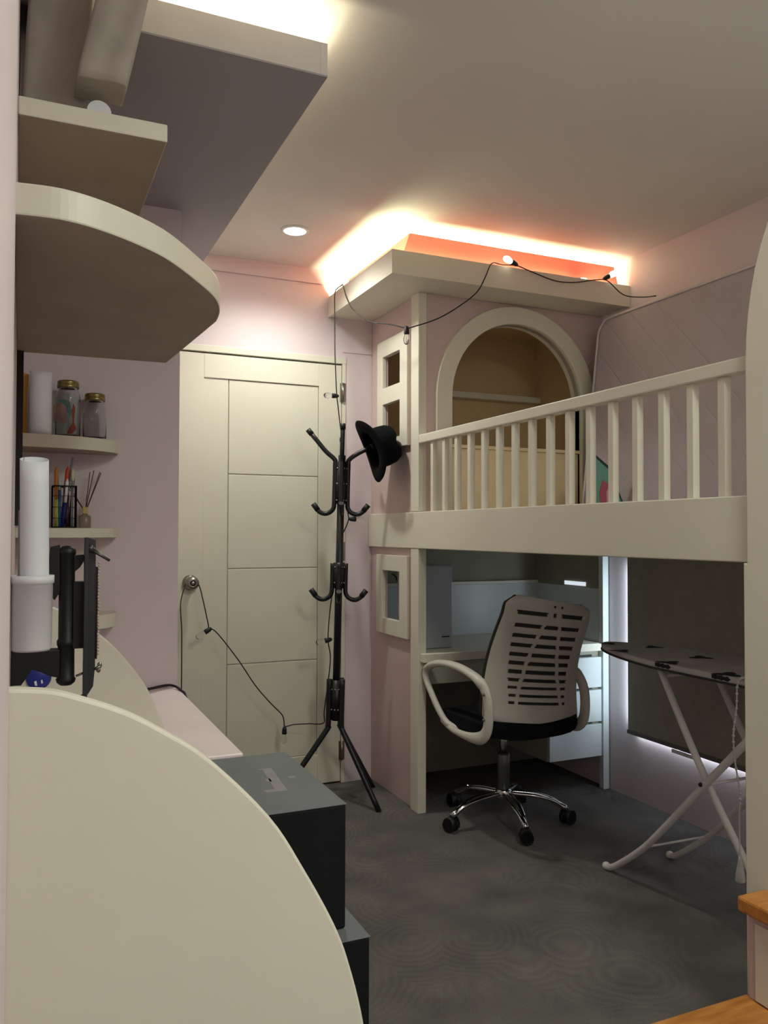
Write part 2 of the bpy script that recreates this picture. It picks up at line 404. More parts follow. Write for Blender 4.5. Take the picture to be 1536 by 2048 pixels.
slab((bx0+.012, by0+.012, 2.262), (2.54, by0+.012, 2.262), (tx1+.03, ty0+.01, zt-.004), (tx0+.01, ty0+.01, zt-.004), -.004)
slab((bx0+.012, YF-.004, 2.262), (bx0+.012, by0+.012, 2.262), (tx0+.01, ty0+.01, zt-.004), (tx0+.01, YF-.004, zt-.004), -.004)
lp(rm, 'glow_backing', CREAM, ro_)  # unseen cream slab added so the ceiling glow isn't tinted red

# ------------------------------------------------------------------ nook under the loft: desk
desk = empty('built_in_desk', (2.05, 3.4, 0), 'built-in cream desk with hanging drawers in the nook under the loft', 'desk')
def dp(mb, name, m, parent=None, label=None):
    o = mb.build(name, m, parent or desk, label)
    if parent is None: o.location = (-2.05, -3.4, 0)
    return o
dp(MB().box(1.572, 2.535, 3.125, 3.159, .647, .683, .002).box(1.603, 2.535, 3.159, YF-.004, .647, .683), 'desk_top', CREAM)
dp(MB().box(1.604, 2.21, 3.15, 3.165, .55, .646), 'apron', NOOK)
dp(MB().box(2.512, 2.545, 3.118, 3.15, 0, .646, .002).box(2.512, 2.545, 3.118, 3.15, .684, 1.131, .002), 'side_post', mat('daylit_white_paint', '#D5DCDC', .4))  # post colour carries the cool window light falling on it
dp(MB().box(1.604, 2.5115, YF-.06, YF-.004, .684, .937).box(2.512, 2.545, 3.151, YF-.004, .684, .937), 'back_panel', PANELW)
dp(MB().box(1.604, 2.511, YF-.064, YF-.004, .938, .952), 'back_ledge', CREAM)
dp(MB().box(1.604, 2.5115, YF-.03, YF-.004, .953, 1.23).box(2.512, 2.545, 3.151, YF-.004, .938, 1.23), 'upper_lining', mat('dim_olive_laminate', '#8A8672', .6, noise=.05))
dp(MB().box(2.507, 2.5118, 3.245, 3.41, .943, .962), 'glow_strip', DAYGLINT, None, 'small glowing strip standing in for daylight on the nook wall').location = (-2.05, -3.4, 0)  # thin glowing plate added for a bright bit of daylight
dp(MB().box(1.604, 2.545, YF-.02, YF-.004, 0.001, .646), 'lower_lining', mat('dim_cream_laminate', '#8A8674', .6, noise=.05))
cab = dp(MB().box(2.215, 2.51, 3.15, 3.62, .152, .646), 'drawer_cabinet', NOOK)
for z0, z1 in ((.155, .305), (.317, .465), (.477, .618)):
    dr = MB().box(2.216, 2.510, 3.128, 3.149, z0, z1, .002).build('drawer', mat('daylit_drawer_paint', '#D0D8D8', .4) if z0 < .2 else bpy.data.materials['daylit_drawer_paint'], cab)  # drawer fronts tinted cool, window light put into the colour
    MB().box(2.24, 2.47, 3.1485, 3.1495, z1+.001, z1+.011).build('finger_gap', BLKP, dr)

# things on the desk
t = empty('computer_tower', (1.75, 3.38, .684), 'tall slim white computer tower standing on the desk beside the loft post', 'computer')
MB().box(-.13, .035, -.12, .12, 0, .37, .006).build('case', mat('cool_grey_white_case', '#A4AAAE', .5), t)
MB().box(-.02, .018, -.1215, -.1203, .048, .054).build('front_slot', BLKP, t)
cb = MB().tube(spline([(1.64, 3.60, 1.0), (1.63, 3.53, .985), (1.635, 3.48, .9), (1.64, 3.49, .83), (1.64, 3.52, .70), (1.66, 3.5, .688)], 6), .0035, 8)
cb.build('power_cable', BLKC, None, 'black cable hanging behind the lower small square window', 'cable')

# ------------------------------------------------------------------ left side: shelves, dividers, bench
bench = empty('built_in_bench', (.24, 2.3, 0), 'pink low built-in bench with glossy top against the left wall', 'bench')
for nm, mb in (('bench_top', MB().box(XL+.002, .488, 1.917, YC-.001, .652, .678, .003)), ('bench_base', MB().box(XL+.002, .478, 1.925, YC-.001, 0, .651))):
    o = mb.build(nm, PINKB, bench); o.location = (-.24, -2.3, 0)
def quarter(name, Y, th, pts, zb, label):
    top = [tuple(v[:2]) for v in spline([(a, b, 0) for a, b in pts], 5)]
    P_ = [(XL+.001, zb), (pts[0][0], zb)]+top
    return MB().prism(P_, 'y', Y, Y+th, .003).build(name, CREAM, None, label, 'divider panel')
quarter('divider_panel', .90, .022, [(.382, .50), (.381, .56), (.375, .625), (.357, .696), (.338, .746), (.301, .815), (.26, .88), (.192, .951), (.144, .986), (.102, 1.011), (.053, 1.031), (.026, 1.039), (XL+.001, 1.043)], 0, 'large cream quarter-round divider panel in the left foreground')
quarter('divider_panel', 2.165, .022, [(.345, .679), (.342, .70), (.320, .754), (.294, .812), (.232, .896), (.171, .955), (.115, .995), (.072, 1.017), (.03, 1.035), (XL+.001, 1.041)], .679, 'smaller cream quarter-round divider panel standing on the pink bench behind the wall bracket')
UNDER = mat('shaded_cream_underside', '#A29484', .6, noise=.04, nscale=8)  # darker cream for downward faces, their shade put into the colour
# curved wall shelf
pts = [(XL, 2.21), (XL, 1.25), (.046, 1.246), (.102, 1.266), (.164, 1.309), (.219, 1.364), (.288, 1.467), (.333, 1.546), (.359, 1.623), (.371, 1.70), (.370, 1.771), (.345, 2.195)]
pp = [tuple(v[:2]) for v in spline([(a, b, 0) for a, b in pts[1:]], 5)]
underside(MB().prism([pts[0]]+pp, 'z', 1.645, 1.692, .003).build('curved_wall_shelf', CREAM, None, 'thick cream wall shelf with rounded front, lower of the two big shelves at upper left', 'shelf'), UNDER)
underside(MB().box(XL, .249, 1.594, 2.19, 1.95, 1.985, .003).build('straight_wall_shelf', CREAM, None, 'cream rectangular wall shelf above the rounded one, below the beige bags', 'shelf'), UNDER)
# corner shelves on the column face
for (z0, z1, ya, yb, lab) in ((1.452, 1.492, 2.63, 2.785, 'small curved cream corner shelf holding the two glass jars'),
                              (1.182, 1.212, 2.62, 2.80, 'small cream corner shelf holding the pen holder and reed diffuser'),
                              (.90, .943, 2.60, 2.78, 'lowest small curved cream corner shelf with nothing on it')):
    front = [(XL+(.287-XL)*math.sin(PI/2*k/14), ya+(yb-ya)*(1-math.cos(PI/2*k/14))) for k in range(15)]
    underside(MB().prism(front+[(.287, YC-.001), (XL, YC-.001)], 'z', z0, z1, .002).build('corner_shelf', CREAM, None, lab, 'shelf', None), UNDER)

# beige bags on the straight shelf
def softbag(name, x0, x1, y0, y1, z0, z1, lean, label, mtl):
    bm = MB(); r = bmesh.ops.create_grid(bm.bm, x_segments=2, y_segments=2, size=1); bm.bm.free(); bm.bm = bmesh.new()
    bmesh.ops.create_cube(bm.bm, size=2)
    bmesh.ops.subdivide_edges(bm.bm, edges=bm.bm.edges[:], cuts=13, use_grid_fill=True)
    rnd = random.Random(len(label))
    for v in bm.bm.verts:
        x, y, z = v.co; q = 1-.06*(abs(x)**12+abs(y)**12+abs(z)**12)/2
        wob = .05*math.sin(3*z+2*x+len(label))+.04*math.sin(5*x-2*z)
        v.co = Vector(((x0+x1)/2+(x*q+wob*.3*x)*(x1-x0)/2+lean*(z+1)/2, (y0+y1)/2+y*q*(y1-y0)/2+wob*.05, z0+(z+1)/2*(z1-z0) if z > -1 else z0))
    for f_ in bm.bm.faces: f_.smooth = True
    return bm.build(name, mtl, None, label, 'bag')
softbag('storage_bag', XL+.002, .110, 1.70, 1.98, 1.985, 2.45, .02, 'crumpled beige bag at far left on the rectangular shelf, touching the wall', BAG)
softbag('storage_bag', .082, .176, 1.596, 1.69, 2.047, 2.45, .085, 'smoother beige bag hanging lower right of the first, over a white roll', BAG)
tg = MB().cyl((.128, 1.645, 2.0078), (.128, 1.69, 2.0078), .0225, 24)
tg.build('white_roll', PAPER, None, 'short white roll peeking out under the beige bag on the upper shelf', 'paper roll')

# cable cover strip
MB().box(XL, .0015, 2.19, 2.205, 1.215, 1.644).build('cable_cover', BLKP, None, 'narrow black vertical strip fixed to the left wall below the rounded shelf', 'cable cover')

# white wall pocket and rolls
pk = empty('wall_pocket', (.018, 1.45, 1.008), 'white plastic pocket on the left wall holding a tall roll of paper', 'holder')
def halfshell(z0, z1, r, th, sx=1.0, n=20, taper=0):
    bm = MB(); prof = [(r-th, z0+th), (r, z0+th*.5), (r+taper, z1), (r-th+taper, z1), (r-th, z0+th)]
    bm.lathe(prof, n=24); return bm
b1 = MB().lathe([(0, 0), (.028, 0), (.0305, .004), (.0315, .108), (.0335, .109), (.0335, .1215), (.030, .1215), (.029, .006), (0, .005)], n=28).build('cup', mat('milky_white_plastic', '#D9DADD', .35), pk)
def roll(name, z0, z1, r, cx, cy, lean, label, mtl=PAPER):
    p = []
    n = 40; bm = bmesh.new(); rows = []
    for j in range(9):
        z = z0+(z1-z0)*j/8; row = []
        for i in range(n+1):
            a = i/n*PI*2.6+.6; rr = r*(1-.13*i/n)
            topd = (.006*math.sin(a) if j == 8 else 0)
            row.append(bm.verts.new((cx+rr*math.cos(a)+lean*j/8, cy+rr*math.sin(a), z+topd)))
        rows.append(row)
    for j in range(8):
        for i in range(n):
            f_ = bm.faces.new((rows[j][i], rows[j][i+1], rows[j+1][i+1], rows[j+1][i])); f_.smooth = True
    me = bpy.data.meshes.new(name); bm.to_mesh(me); bm.free(); me.materials.append(mtl)
    o = bpy.data.objects.new(name, me); COL.objects.link(o); tag(o, label, 'paper')
    s_ = o.modifiers.new('s', 'SOLIDIFY'); s_.thickness = .0006
    return o
roll('paper_roll', 1.014, 1.318, .0235, .0235, 1.45, -.004, 'tall white paper roll standing in the white wall pocket')
gs = MB().box(-.004, .006, 1.455, 1.458, 1.014, 1.235).build('grey_card', GREYM, None, 'grey card strip tucked behind the tall paper roll', 'card')

# ------------------------------------------------------------------ TV bracket
tv = empty('wall_bracket', (.05, 1.62, 1.05), 'black swivel screen wall bracket with rails and no screen, above the divider', 'bracket')
def tp(mb, name, m): o = mb.build(name, m, tv); o.location = (-.05, -1.62, -1.05); return o
Yt = 1.62
tp(MB().prism([(-.0135, .988), (.068, .985), (.068, .934), (.052, .938), (.037, .946), (.022, .952), (.004, .925), (-.0135, .925)], 'y', Yt-.012, Yt+.02, .002), 'wall_arm', BLKP)
tp(MB().lathe([(0, .921), (.010, .919), (.016, .924), (.0175, .93), (.015, .934), (.0145, .99), (.016, .992), (.0165, 1.0), (.014, 1.004), (.014, 1.157), (.0155, 1.16), (.0155, 1.167), (.009, 1.1735), (0, 1.175)], (.079, Yt, 0), 24), 'swivel_column', BLKP)
tp(MB().prism([(.046, 1.13), (.05, 1.172), (.066, 1.176), (.067, 1.09), (.058, 1.075), (.050, 1.085), (.049, 1.10), (.046, 1.105)], 'y', Yt-.008, Yt+.02, .0015).cyl((.042, Yt, 1.145), (.05, Yt, 1.145), .004, 10), 'joint_clamp', BLKP)
tp(MB().prism([(.09, 1.156), (.108, 1.158), (.108, 1.147), (.101, 1.135), (.09, 1.125)], 'y', Yt-.01, Yt+.02, .001).box(.09, .110, Yt-.012, Yt+.02, .986, 1.108), 'tilt_block', BLKP)
tp(MB().box(.107, .1145, Yt-.03, Yt-.012, .892, 1.19, .001).prism([(.115, 1.19), (.128, 1.186), (.129, .95), (.126, .915), (.117, .90), (.115, .90)], 'y', Yt-.01, Yt+.0, .001), 'vertical_rail', mat('grey_black_metal', '#3B3D40', .4, .4))
tp(MB().box(.1295, .132, Yt-.012, Yt+.01, .965, 1.135), 'rail_flange', BLKP)
ch = MB()
for i in range(30): ch.sphere((.1335+.0006*math.sin(i), Yt-.015, 1.143-i*.0058), .0022)
tp(ch, 'bead_chain', mat('pale_chain_plastic', '#B9A8A2', .4))
tp(MB().cyl((.118, Yt-.02, 1.168), (.152, Yt-.02, 1.147), .0028, 10).cyl((.122, Yt-.02, 1.172), (.137, Yt-.005, 1.156), .002, 8).sphere((.118, Yt-.022, 1.17), .006), 'lever', mat('grey_lever_metal', '#5A5856', .35, .6))
SCRM = mat('screw_metal', '#8C8880', .35, .8)
tp(MB().cyl((.095, Yt-.02, .937), (.110, Yt-.02, .943), .0022, 8), 'screw_pin', SCRM); tp(MB().cyl((.090, Yt-.02, .892), (.110, Yt-.02, .903), .0022, 8), 'screw_pin', SCRM)
tp(MB().cyl((.128, Yt-.01, .946), (.139, Yt-.01, .951), .003, 8).sphere((.137, Yt-.01, .953), .0045, (1, .5, 1.3)).sphere((.135, Yt-.01, .944), .004, (1, .5, 1.2)), 'wing_nut', SCRM)

# round blue disc on the far divider
bt = empty('blue_coaster', (.044, 2.164, .847), 'round dark blue plastic disc with white marks on the small divider', 'disc')
MB().lathe([(0, 0), (.027, 0), (.029, .003), (.026, .008), (0, .010)], n=30, M=Matrix.Rotation(PI/2, 3, 'X')).build('disc', BLUE, bt)
MB().prism([(-.008, -.018), (-.003, -.018), (-.005, -.006), (-.010, -.008)], 'y', -.0095, -.0075).prism([(.006, -.014), (.010, -.013), (.008, -.004), (.005, -.006)], 'y', -.0095, -.0078).build('white_mark', WHT, bt)

# ------------------------------------------------------------------ things on corner shelf 1
def jar(x, y, z, r, h, label):
    e = empty('glass_jar', (x, y, z), label, 'jar', 'glass jars with brass lids')
    hn = h-.026
    MB().lathe([(0, .002), (r*.85, 0), (r, .006), (r, hn-.03), (r*.93, hn-.014), (r*.80, hn-.003), (r*.80, hn+.012), (r*.76, hn+.012), (r*.76, hn-.003), (r*.9, hn-.016), (r*.965, hn-.032), (r*.965, .009), (0, .006)], n=32).build('jar_body', GLASS, e)
    MB().lathe([(0, h-.001), (r*.80, h-.001), (r*.86, h-.004), (r*.86, h-.011), (r*.83, h-.0125), (r*.88, h-.014), (r*.88, h-.022), (r*.85, h-.024), (r*.82, h-.024), (r*.82, h-.005), (0, h-.005)], n=32).build('lid', GOLD, e)
    return e
jar(.130, 2.735, 1.4921, .037, .180, 'taller clear glass jar with brass lid in front of the colourful card')
jar(.212, 2.765, 1.4921, .036, .150, 'shorter clear glass jar with brass lid at the right end of the shelf')
roll('curved_paper_sheet', 1.4925, 1.69, .034, .052, 2.70, .0, 'white rolled paper sheet standing on the shelf left of the glass jars', PAPER)
oc = MB().prism([(.001, 1.50), (.014, 1.50), (.013, 1.62), (.018, 1.685), (.002, 1.69)], 'y', 2.745, 2.75).build('orange_card', mat('orange_white_card', '#D9A050', .7), None, 'orange paper card squeezed between wall and rolled sheet on the jar shelf', 'card')
cd = empty('art_card', (.13, 2.80, 1.4925), 'colourful drawn card standing behind the taller glass jar', 'card')
MB().box(-.045, .038, 0, .003, 0, .15).build('card_board', mat('card_white', '#CFCFCB', .7), cd)
MB().prism([(-.03, .05), (-.008, .04), (0, .055), (-.004, .10), (-.02, .12), (-.04, .11), (-.04, .06)], 'y', -.001, -.0001).build('pale_shape', PEACH, cd)
MB().prism([(-.03, .125), (-.008, .132), (.010, .120), (.014, .09), (.012, .07), (.002, .085), (-.004, .11)], 'y', -.002, -.0011).build('teal_shape', TEAL, cd)
MB().prism([(.014, .09), (.020, .12), (.026, .10), (.022, .05), (.030, .02), (.018, .004), (0, .006), (.010, .03), (.018, .05)], 'y', -.0015, -.0005).build('orange_shape', REDO, cd)

# ------------------------------------------------------------------ things on corner shelf 2
ph = empty('pen_holder', (.121, 2.715, 1.2122), 'black wire mesh pen holder full of coloured pens', 'pen holder')
wm = MB(); s2 = .034; hh = .128
for z in (.002, .03, .064, .098, hh):
    th = .0022 if z in (.002, hh) else .0007
    for a, b in (((-s2, -s2), (s2, -s2)), ((s2, -s2), (s2, s2)), ((s2, s2), (-s2, s2)), ((-s2, s2), (-s2, -s2))):
        wm.cyl((a[0], a[1], z), (b[0], b[1], z), th, 6)
for i in range(7):
    t_ = -s2+2*s2*i/6
    for a in ((t_, -s2), (t_, s2), (-s2, t_), (s2, t_)):
        wm.cyl((a[0], a[1], .002), (a[0], a[1], hh), .0016 if i in (0, 6) else .0007, 6)
wm.box(-s2, s2, -s2, s2, 0, .003)
wm.build('wire_cage', BLKP, ph)
def pen(dx, dy, tx, ty, h, r, m, m2, label, capz=.75, tip=True):
    e = empty('pen', (.121+dx, 2.715+dy, 1.2155), label, 'pen', 'pens in the wire holder')
    a = Vector((0, 0, .001)); b = Vector((tx, ty, h)); q = a.lerp(b, capz)
    MB().tube([a, q], r, 10).build('barrel', m, e)
    MB().tube([q, a.lerp(b, .93), b], [r*1.12, r*1.1, r*.25 if tip else r], 10).build('cap', m2, e)
pen(-.022, -.02, -.002, .0, .185, .005, YEL, ORANGE, 'pen with a tall orange top and yellow barrel, leftmost in the holder', .45)
pen(-.006, -.015, .016, .004, .188, .0055, NAVY, REDO, 'pen with a red-orange top at the centre of the holder', .6)
pen(-.012, -.024, -.002, .006, .150, .004, TEALB, mat('pale_teal_cap', '#AFC8C2', .4), 'thin pen with pale teal cap sticking up between the orange ones', .75)
pen(-.004, -.027, .012, .0, .148, .0045, BLUE, WHT, 'dark blue pen with white clip near the front of the holder', .5)
pen(.008, -.02, .0, .01, .105, .006, PURP, PURP, 'short dark purple marker inside the holder', .8)
pen(.022, -.02, .002, .004, .178, .0045, GREYM, mat('pale_green_cap', '#C9CBAE', .5), 'grey pen with rounded pale green top at the right of the holder', .8, False)
pen(.016, .005, .012, .004, .160, .004, BLKP, BLKP, 'black pen leaning right in the holder', .8)
bs = MB(); a = Vector((.119, 2.705, 1.216)); b = Vector((.145, 2.725, 1.432)); dd = (b-a)
bs.tube([a+dd*(i/60) + Vector((math.cos(i*2.2), math.sin(i*2.2), 0))*.0045 for i in range(61)], .0012, 6)
bs.cyl(a, b, .0035, 8)
bs.build('spiral_stick', mat('silver_spiral', '#A9AEB8', .3, .6), None, 'long silver spiral-wrapped stick rising out of the pen holder', 'stick')
df = empty('reed_diffuser', (.186, 2.765, 1.2122), 'small glass reed diffuser bottle with pale wooden cap', 'diffuser')
MB().lathe([(0, 0), (.017, 0), (.0185, .003), (.0185, .036), (.014, .041), (.009, .043), (.009, .045), (0, .045)], n=24).build('bottle', mat('frosted_bottle', '#B5A293', .2, trans=.6), df)
MB().box(-.008, .008, -.008, .008, .045, .067, .002).build('wooden_cap', WOODCAP, df)
rd = MB()
for tx, ty, h in ((-.055, .0, .135), (-.045, .012, .13), (.014, .008, .18), (.026, .01, .185), (.044, .004, .18), (.048, .012, .178)):
    rd.cyl((tx*.1, ty*.1, .06), (tx, ty, h), .0013, 6)
rd.build('reeds', REED, df)

# ------------------------------------------------------------------ boxes
def carton(loc, w_, d_, h_, label, logo):
    e = empty('cardboard_box', loc, label, 'box')
    MB().box(0, w_, 0, d_, 0, h_-.0, .004).build('box_body', BOXM, e)
    MB().box(-.001, w_+.001, -.001, d_+.001, h_, h_+.002, .0008).build('box_lid', BOXL, e)
    if logo:
        g = MB(); z = h_+.0021
        def P2(ps): g.bm.faces.new([g.bm.verts.new((x-loc[0], y-loc[1], z)) for x, y in ps])
        P2([(.493, 1.80), (.521, 1.797), (.521, 1.79), (.492, 1.792)]); P2([(.500, 1.792), (.521, 1.79), (.507, 1.629), (.483, 1.631)])
        P2([(.462, 1.648), (.485, 1.646), (.483, 1.631), (.463, 1.633)]); P2([(.484, 1.722), (.496, 1.722), (.495, 1.70), (.485, 1.70)])
        P2([(.536, 1.722), (.55, 1.72), (.549, 1.706), (.537, 1.708)])
        g.build('printed_letter', BOXLOGO, e, fixn=False)
    return e
carton((.20, 1.505, .4305), .388, .41, .2385, 'upper black cardboard box with a faded grey letter on its lid', True)
carton((.215, 1.46, 0.0), .405, .42, .427, 'lower larger black cardboard box underneath the lettered one', False)

# ------------------------------------------------------------------ coat stand
cs = empty('coat_stand', (1.29, 3.46, 0), 'black metal coat stand with hooked arms in front of the door edge', 'coat stand', rot=(0, math.radians(1.3), 0))
MB().cyl((0, 0, .36), (0, 0, 1.55), .0165, 20).build('pole', BLK, cs)
def dirv(a): return Vector((math.cos(math.radians(a)), math.sin(math.radians(a)), 0))
angs = [-20, 70, 160, 250]
def P3(dv, r, z): return dv*r+Vector((0, 0, z))
def arm(a, up, zt, r_up, z_b, z_hook, top_z):
    dv = dirv(a); pts = []
    if up: pts += [P3(dv, r_up, zt), P3(dv, .045+.25*(r_up-.045), 1.555+.1*(zt-1.555)), P3(dv, .033, 1.53), P3(dv, .030, 1.50)]
    else: pts += [P3(dv, .030, top_z)]
    pts += [P3(dv, .030, z_b+.05), P3(dv, .034, z_b+.018), P3(dv, .05, z_b), P3(dv, .075, z_b-.006), P3(dv, .10, z_b+.006), P3(dv, .122, z_hook)]
    if up:
        head = [pts[0], pts[0].lerp(pts[1], .5)]+pts[1:]
        return spline(head[1:], 5), pts
    return spline(pts, 5), pts
for i, a in enumerate(angs):
    zt, ru = ((1.60, .145), (1.635, .07), (1.66, .155), (1.685, .05))[i]
    p, raw = arm(a, True, zt, ru, 1.290, 1.325, 0)
    o = MB().tube([raw[0]]+p, .0105, 10).build('hook_arm', BLK, cs)
    MB().tube([raw[0]+(raw[0]-raw[1]).normalized()*.003, raw[0].lerp(raw[1], .2)], .0125, 10).build('end_cap', BLKP, o)
    s_ = MB(); s_.tube([raw[-1]+(raw[-1]-raw[-2]).normalized()*.004, raw[-1].lerp(raw[-2], .9)], .0125, 10); s_.build('end_cap', BLKP, o)
    if i in (0, 2, 3):
        p, raw = arm(a, False, 0, 0, .905, .94, 1.062)
        o = MB().tube(p, .0105, 10).build('hook_arm', BLK, cs)
        MB().tube([raw[-1]+(raw[-1]-raw[-2]).normalized()*.004, raw[-1].lerp(raw[-2], .9)], .0125, 10).build('end_cap', BLKP, o)
MB().lathe([(0, 1.33), (.026, 1.33), (.026, 1.52), (0, 1.52)], n=20).build('collar', BLK, cs)
MB().lathe([(0, .95), (.026, .95), (.026, 1.065), (0, 1.065)], n=20).build('collar', BLK, cs)
MB().lathe([(0, .365), (.026, .365), (.026, .54), (0, .54)], n=20).build('collar', BLK, cs)
for z in (.41, .50, .975, 1.045, 1.345, 1.42, 1.49):
    for a in (205, 240, 275, 310): MB().sphere(P3(dirv(a), .0265, z), .0042).build('rivet', KNOB, cs)
for a, R_ in ((178, .27), (-57, .245), (27, .275)):
    dv = dirv(a)
    MB().tube(spline([P3(dv, .033, .545), P3(dv, .033, .36), P3(dv, .036, .335), P3(dv, .05, .305), P3(dv, R_, .004)], 5), .0125, 12).build('leg', BLK, cs)

# hat on the stand
ax = Vector((.93, -.16, .36)).normalized(); q = ax.to_track_quat('Z', 'Y').to_matrix() @ Matrix.Scale(1.12, 3)
hat = empty('fedora_hat', (1.430, 3.375, 1.568), 'black felt hat hanging on an upper arm of the coat stand', 'hat')
hb = MB(); n = 48; prof = [(.142, .006), (.145, .002), (.141, -.001), (.115, -.003), (.09, -.001), (.082, .004)]
crown = [(.084, .004), (.088, .03), (.088, .06), (.084, .085), (.073, .103), (.05, .112), (.02, .108), (0, .104)]
def hatpt(r, z, k):
    a = 2*PI*k/n; x, y = r*math.cos(a), r*math.sin(a)*.90
    wave = .014*math.cos(2*a)*(r/.142)**2 if r > .085 else 0
    pinch = -.014*math.exp(-((y)/.02)**2) if z > .08 else 0
    return q @ Vector((x, y, z+wave+pinch))
rings = []
for r, z in prof+crown[1:]:
    rings.append([hb.bm.verts.new(hatpt(max(r, .0005), z, k)) for k in range(n)])
for i in range(len(rings)-1):
    for k in range(n):
        f_ = hb.bm.faces.new((rings[i][k], rings[i][(k+1) % n], rings[i+1][(k+1) % n], rings[i+1][k])); f_.smooth = True
ho = hb.build('hat_body', FELT, hat); sm = ho.modifiers.new('s', 'SOLIDIFY'); sm.thickness = .003
bd = MB(); R1 = []
for z in (.006, .03):
    R1.append([bd.bm.verts.new(q @ Vector((.0895*math.cos(2*PI*k/n), .0895*.9*math.sin(2*PI*k/n), z))) for k in range(n)])
for k in range(n): bd.bm.faces.new((R1[0][k], R1[0][(k+1) % n], R1[1][(k+1) % n], R1[1][k])).smooth = True
bd.build('hat_band', mat('black_ribbon', '#101116', .5), hat)

# ------------------------------------------------------------------ office chair
chair = empty('office_chair', (1.858, 2.95, 0), 'white plastic office chair with slotted back and black seat at the desk', 'chair', rot=(0, 0, math.radians(4)))
# five-star base
for i in range(5):
    a = math.radians(181+72*i); dv = Vector((math.cos(a), math.sin(a), 0)); pr_ = Vector((-dv.y, dv.x, 0))
    leg = MB()
    for s in (-1, 1):
        leg.tube(spline([dv*.03+pr_*s*.012+Vector((0, 0, .118)), dv*.13+pr_*s*.016+Vector((0, 0, .112)), dv*.20+pr_*s*.010+Vector((0, 0, .095)), dv*.245+pr_*s*.004+Vector((0, 0, .068))], 6), .0075, 10)
    leg.tube([dv*.185+Vector((0, 0, .101)), dv*.245+Vector((0, 0, .068)), dv*.262+Vector((0, 0, .058))], [.009, .013, .012], 12)
    lo = leg.build('base_leg', CHROME, chair)
    c = MB(); base = dv*.262
    ca = math.radians(40*i+20); cd_ = Vector((math.cos(ca), math.sin(ca), 0))
    for s in (-1, 1):
        c.cyl(base+cd_*s*.006+Vector((0, 0, .027)), base+cd_*s*.024+Vector((0, 0, .027)), .0265, 20)
    c.tube([base+Vector((0, 0, .03)), base+Vector((0, 0, .058))], .011, 12)
    c.cyl(base-cd_*.024+Vector((0, 0, .035)), base+cd_*.024+Vector((0, 0, .035)), .024, 16)
    cw = c.build('caster', BLKP, lo)
hub = MB().lathe([(0, .075), (.018, .075), (.03, .095), (.034, .105), (.034, .13), (.026, .137), (0, .137)], n=24); hub.build('hub', CHROME, chair)
gl = MB().lathe([(0, .13), (.026, .13), (.026, .275), (.0225, .282), (0, .282)], n=24); gl.build('gas_lift_cover', STEELG, chair)
MB().cyl((0, 0, .28), (0, 0, .385), .0145, 18).build('gas_lift', CHROME, chair)
MB().box(-.09, .09, -.12, .12, .37, .40, .008).cyl((.06, .02, .385), (.27, .03, .375), .006, 10).build('tilt_mechanism', BLKP, chair)
# seat cushion
st = MB(); bmesh.ops.create_cube(st.bm, size=2); bmesh.ops.subdivide_edges(st.bm, edges=st.bm.edges[:], cuts=9, use_grid_fill=True)
for v in st.bm.verts:
    x, y, z = v.co
    rr = (abs(x)**4+abs(y)**4)**.25; sc = 1/max(rr, 1e-6)*max(abs(x), abs(y)) if rr > 0 else 1
    X_ = x*sc*.235*(1-.06*y); Y_ = y*sc*.245
    Zt = .425+.040*z*(1-.3*rr**4)+(-.028*max(0, (y-.5))**1.5*2)+(.012*x*x)
    v.co = Vector((X_, Y_-.01, Zt))
for f_ in st.bm.faces: f_.smooth = True
st.build('seat', SEATF, chair)
# backrest
def back(u, v):
    hw = .205+.045*math.sin(PI*min(1, (1-v)*.9))*.9 if v < 1 else .205
    hw = .236-.036*v**1.2
    if v > .93: hw -= .05*((v-.93)/.07)**2.4
    if v < .05: hw -= .02*((.05-v)/.05)**2
    z = .452+.488*v-.026*u
    y = -.245-.115*v+.038*math.sin(PI*min(1, v*1.15)) + .062*abs(u)**2.2*(1-.35*v)
    return Vector((u*hw-.016*v, y, z))
NU, NV = 96, 170
SLOTS = [(.888, .0195), (.787, .019), (.706, .018), (.628, .0175), (.553, .017), (.482, .0165), (.412, .0155), (.346, .0145), (.283, .013), (.220, .012), (.158, .011)]
def solid(u, v):
    if v < .13 or v > .92: return True
    hit = None
    for k_, (vc, hv) in enumerate(SLOTS):
        if abs(v-vc) < hv: hit = k_; break
    if hit is None: return True
    k_ = hit; vt = (v-.13)/.79
    lim = .60+.19*vt**1.3
    if abs(u) > lim: return True
    rib = .50*(1-vt)+.10
    rib = .10+.38*(1-vt)**.8
    if abs(abs(u)-rib) < .032: return True
    if k_ == 0 and abs(u) < .13 and abs(u) > .05: return True
    return False
bk = bmesh.new(); vv = {}
def gv(i, j):
    if (i, j) not in vv: vv[(i, j)] = bk.verts.new(back(-1+2*i/NU, j/NV))
    return vv[(i, j)]
for i in range(NU):
    for j in range(NV):
        if solid(-1+2*(i+.5)/NU, (j+.5)/NV):
            f_ = bk.faces.new((gv(i, j), gv(i+1, j), gv(i+1, j+1), gv(i, j+1))); f_.smooth = True
me = bpy.data.meshes.new('backrest'); bk.to_mesh(me); bk.free(); me.materials.append(CHPL)
bo = bpy.data.objects.new('backrest', me); COL.objects.link(bo); bo.parent = chair
s_ = bo.modifiers.new('s', 'SOLIDIFY'); s_.thickness = .010; s_.offset = 0
ms = bmesh.new(); g = [[ms.verts.new(back(-1.015+2.03*i/20, .02+.975*j/24)+Vector((0, .014, 0))) for j in range(25)] for i in range(21)]
for i in range(20):
    for j in range(24): ms.faces.new((g[i][j], g[i+1][j], g[i+1][j+1], g[i][j+1])).smooth = True
me = bpy.data.meshes.new('back_mesh'); ms.to_mesh(me); ms.free(); me.materials.append(MESHF)
mo = bpy.data.objects.new('back_mesh', me); COL.objects.link(mo); mo.parent = chair
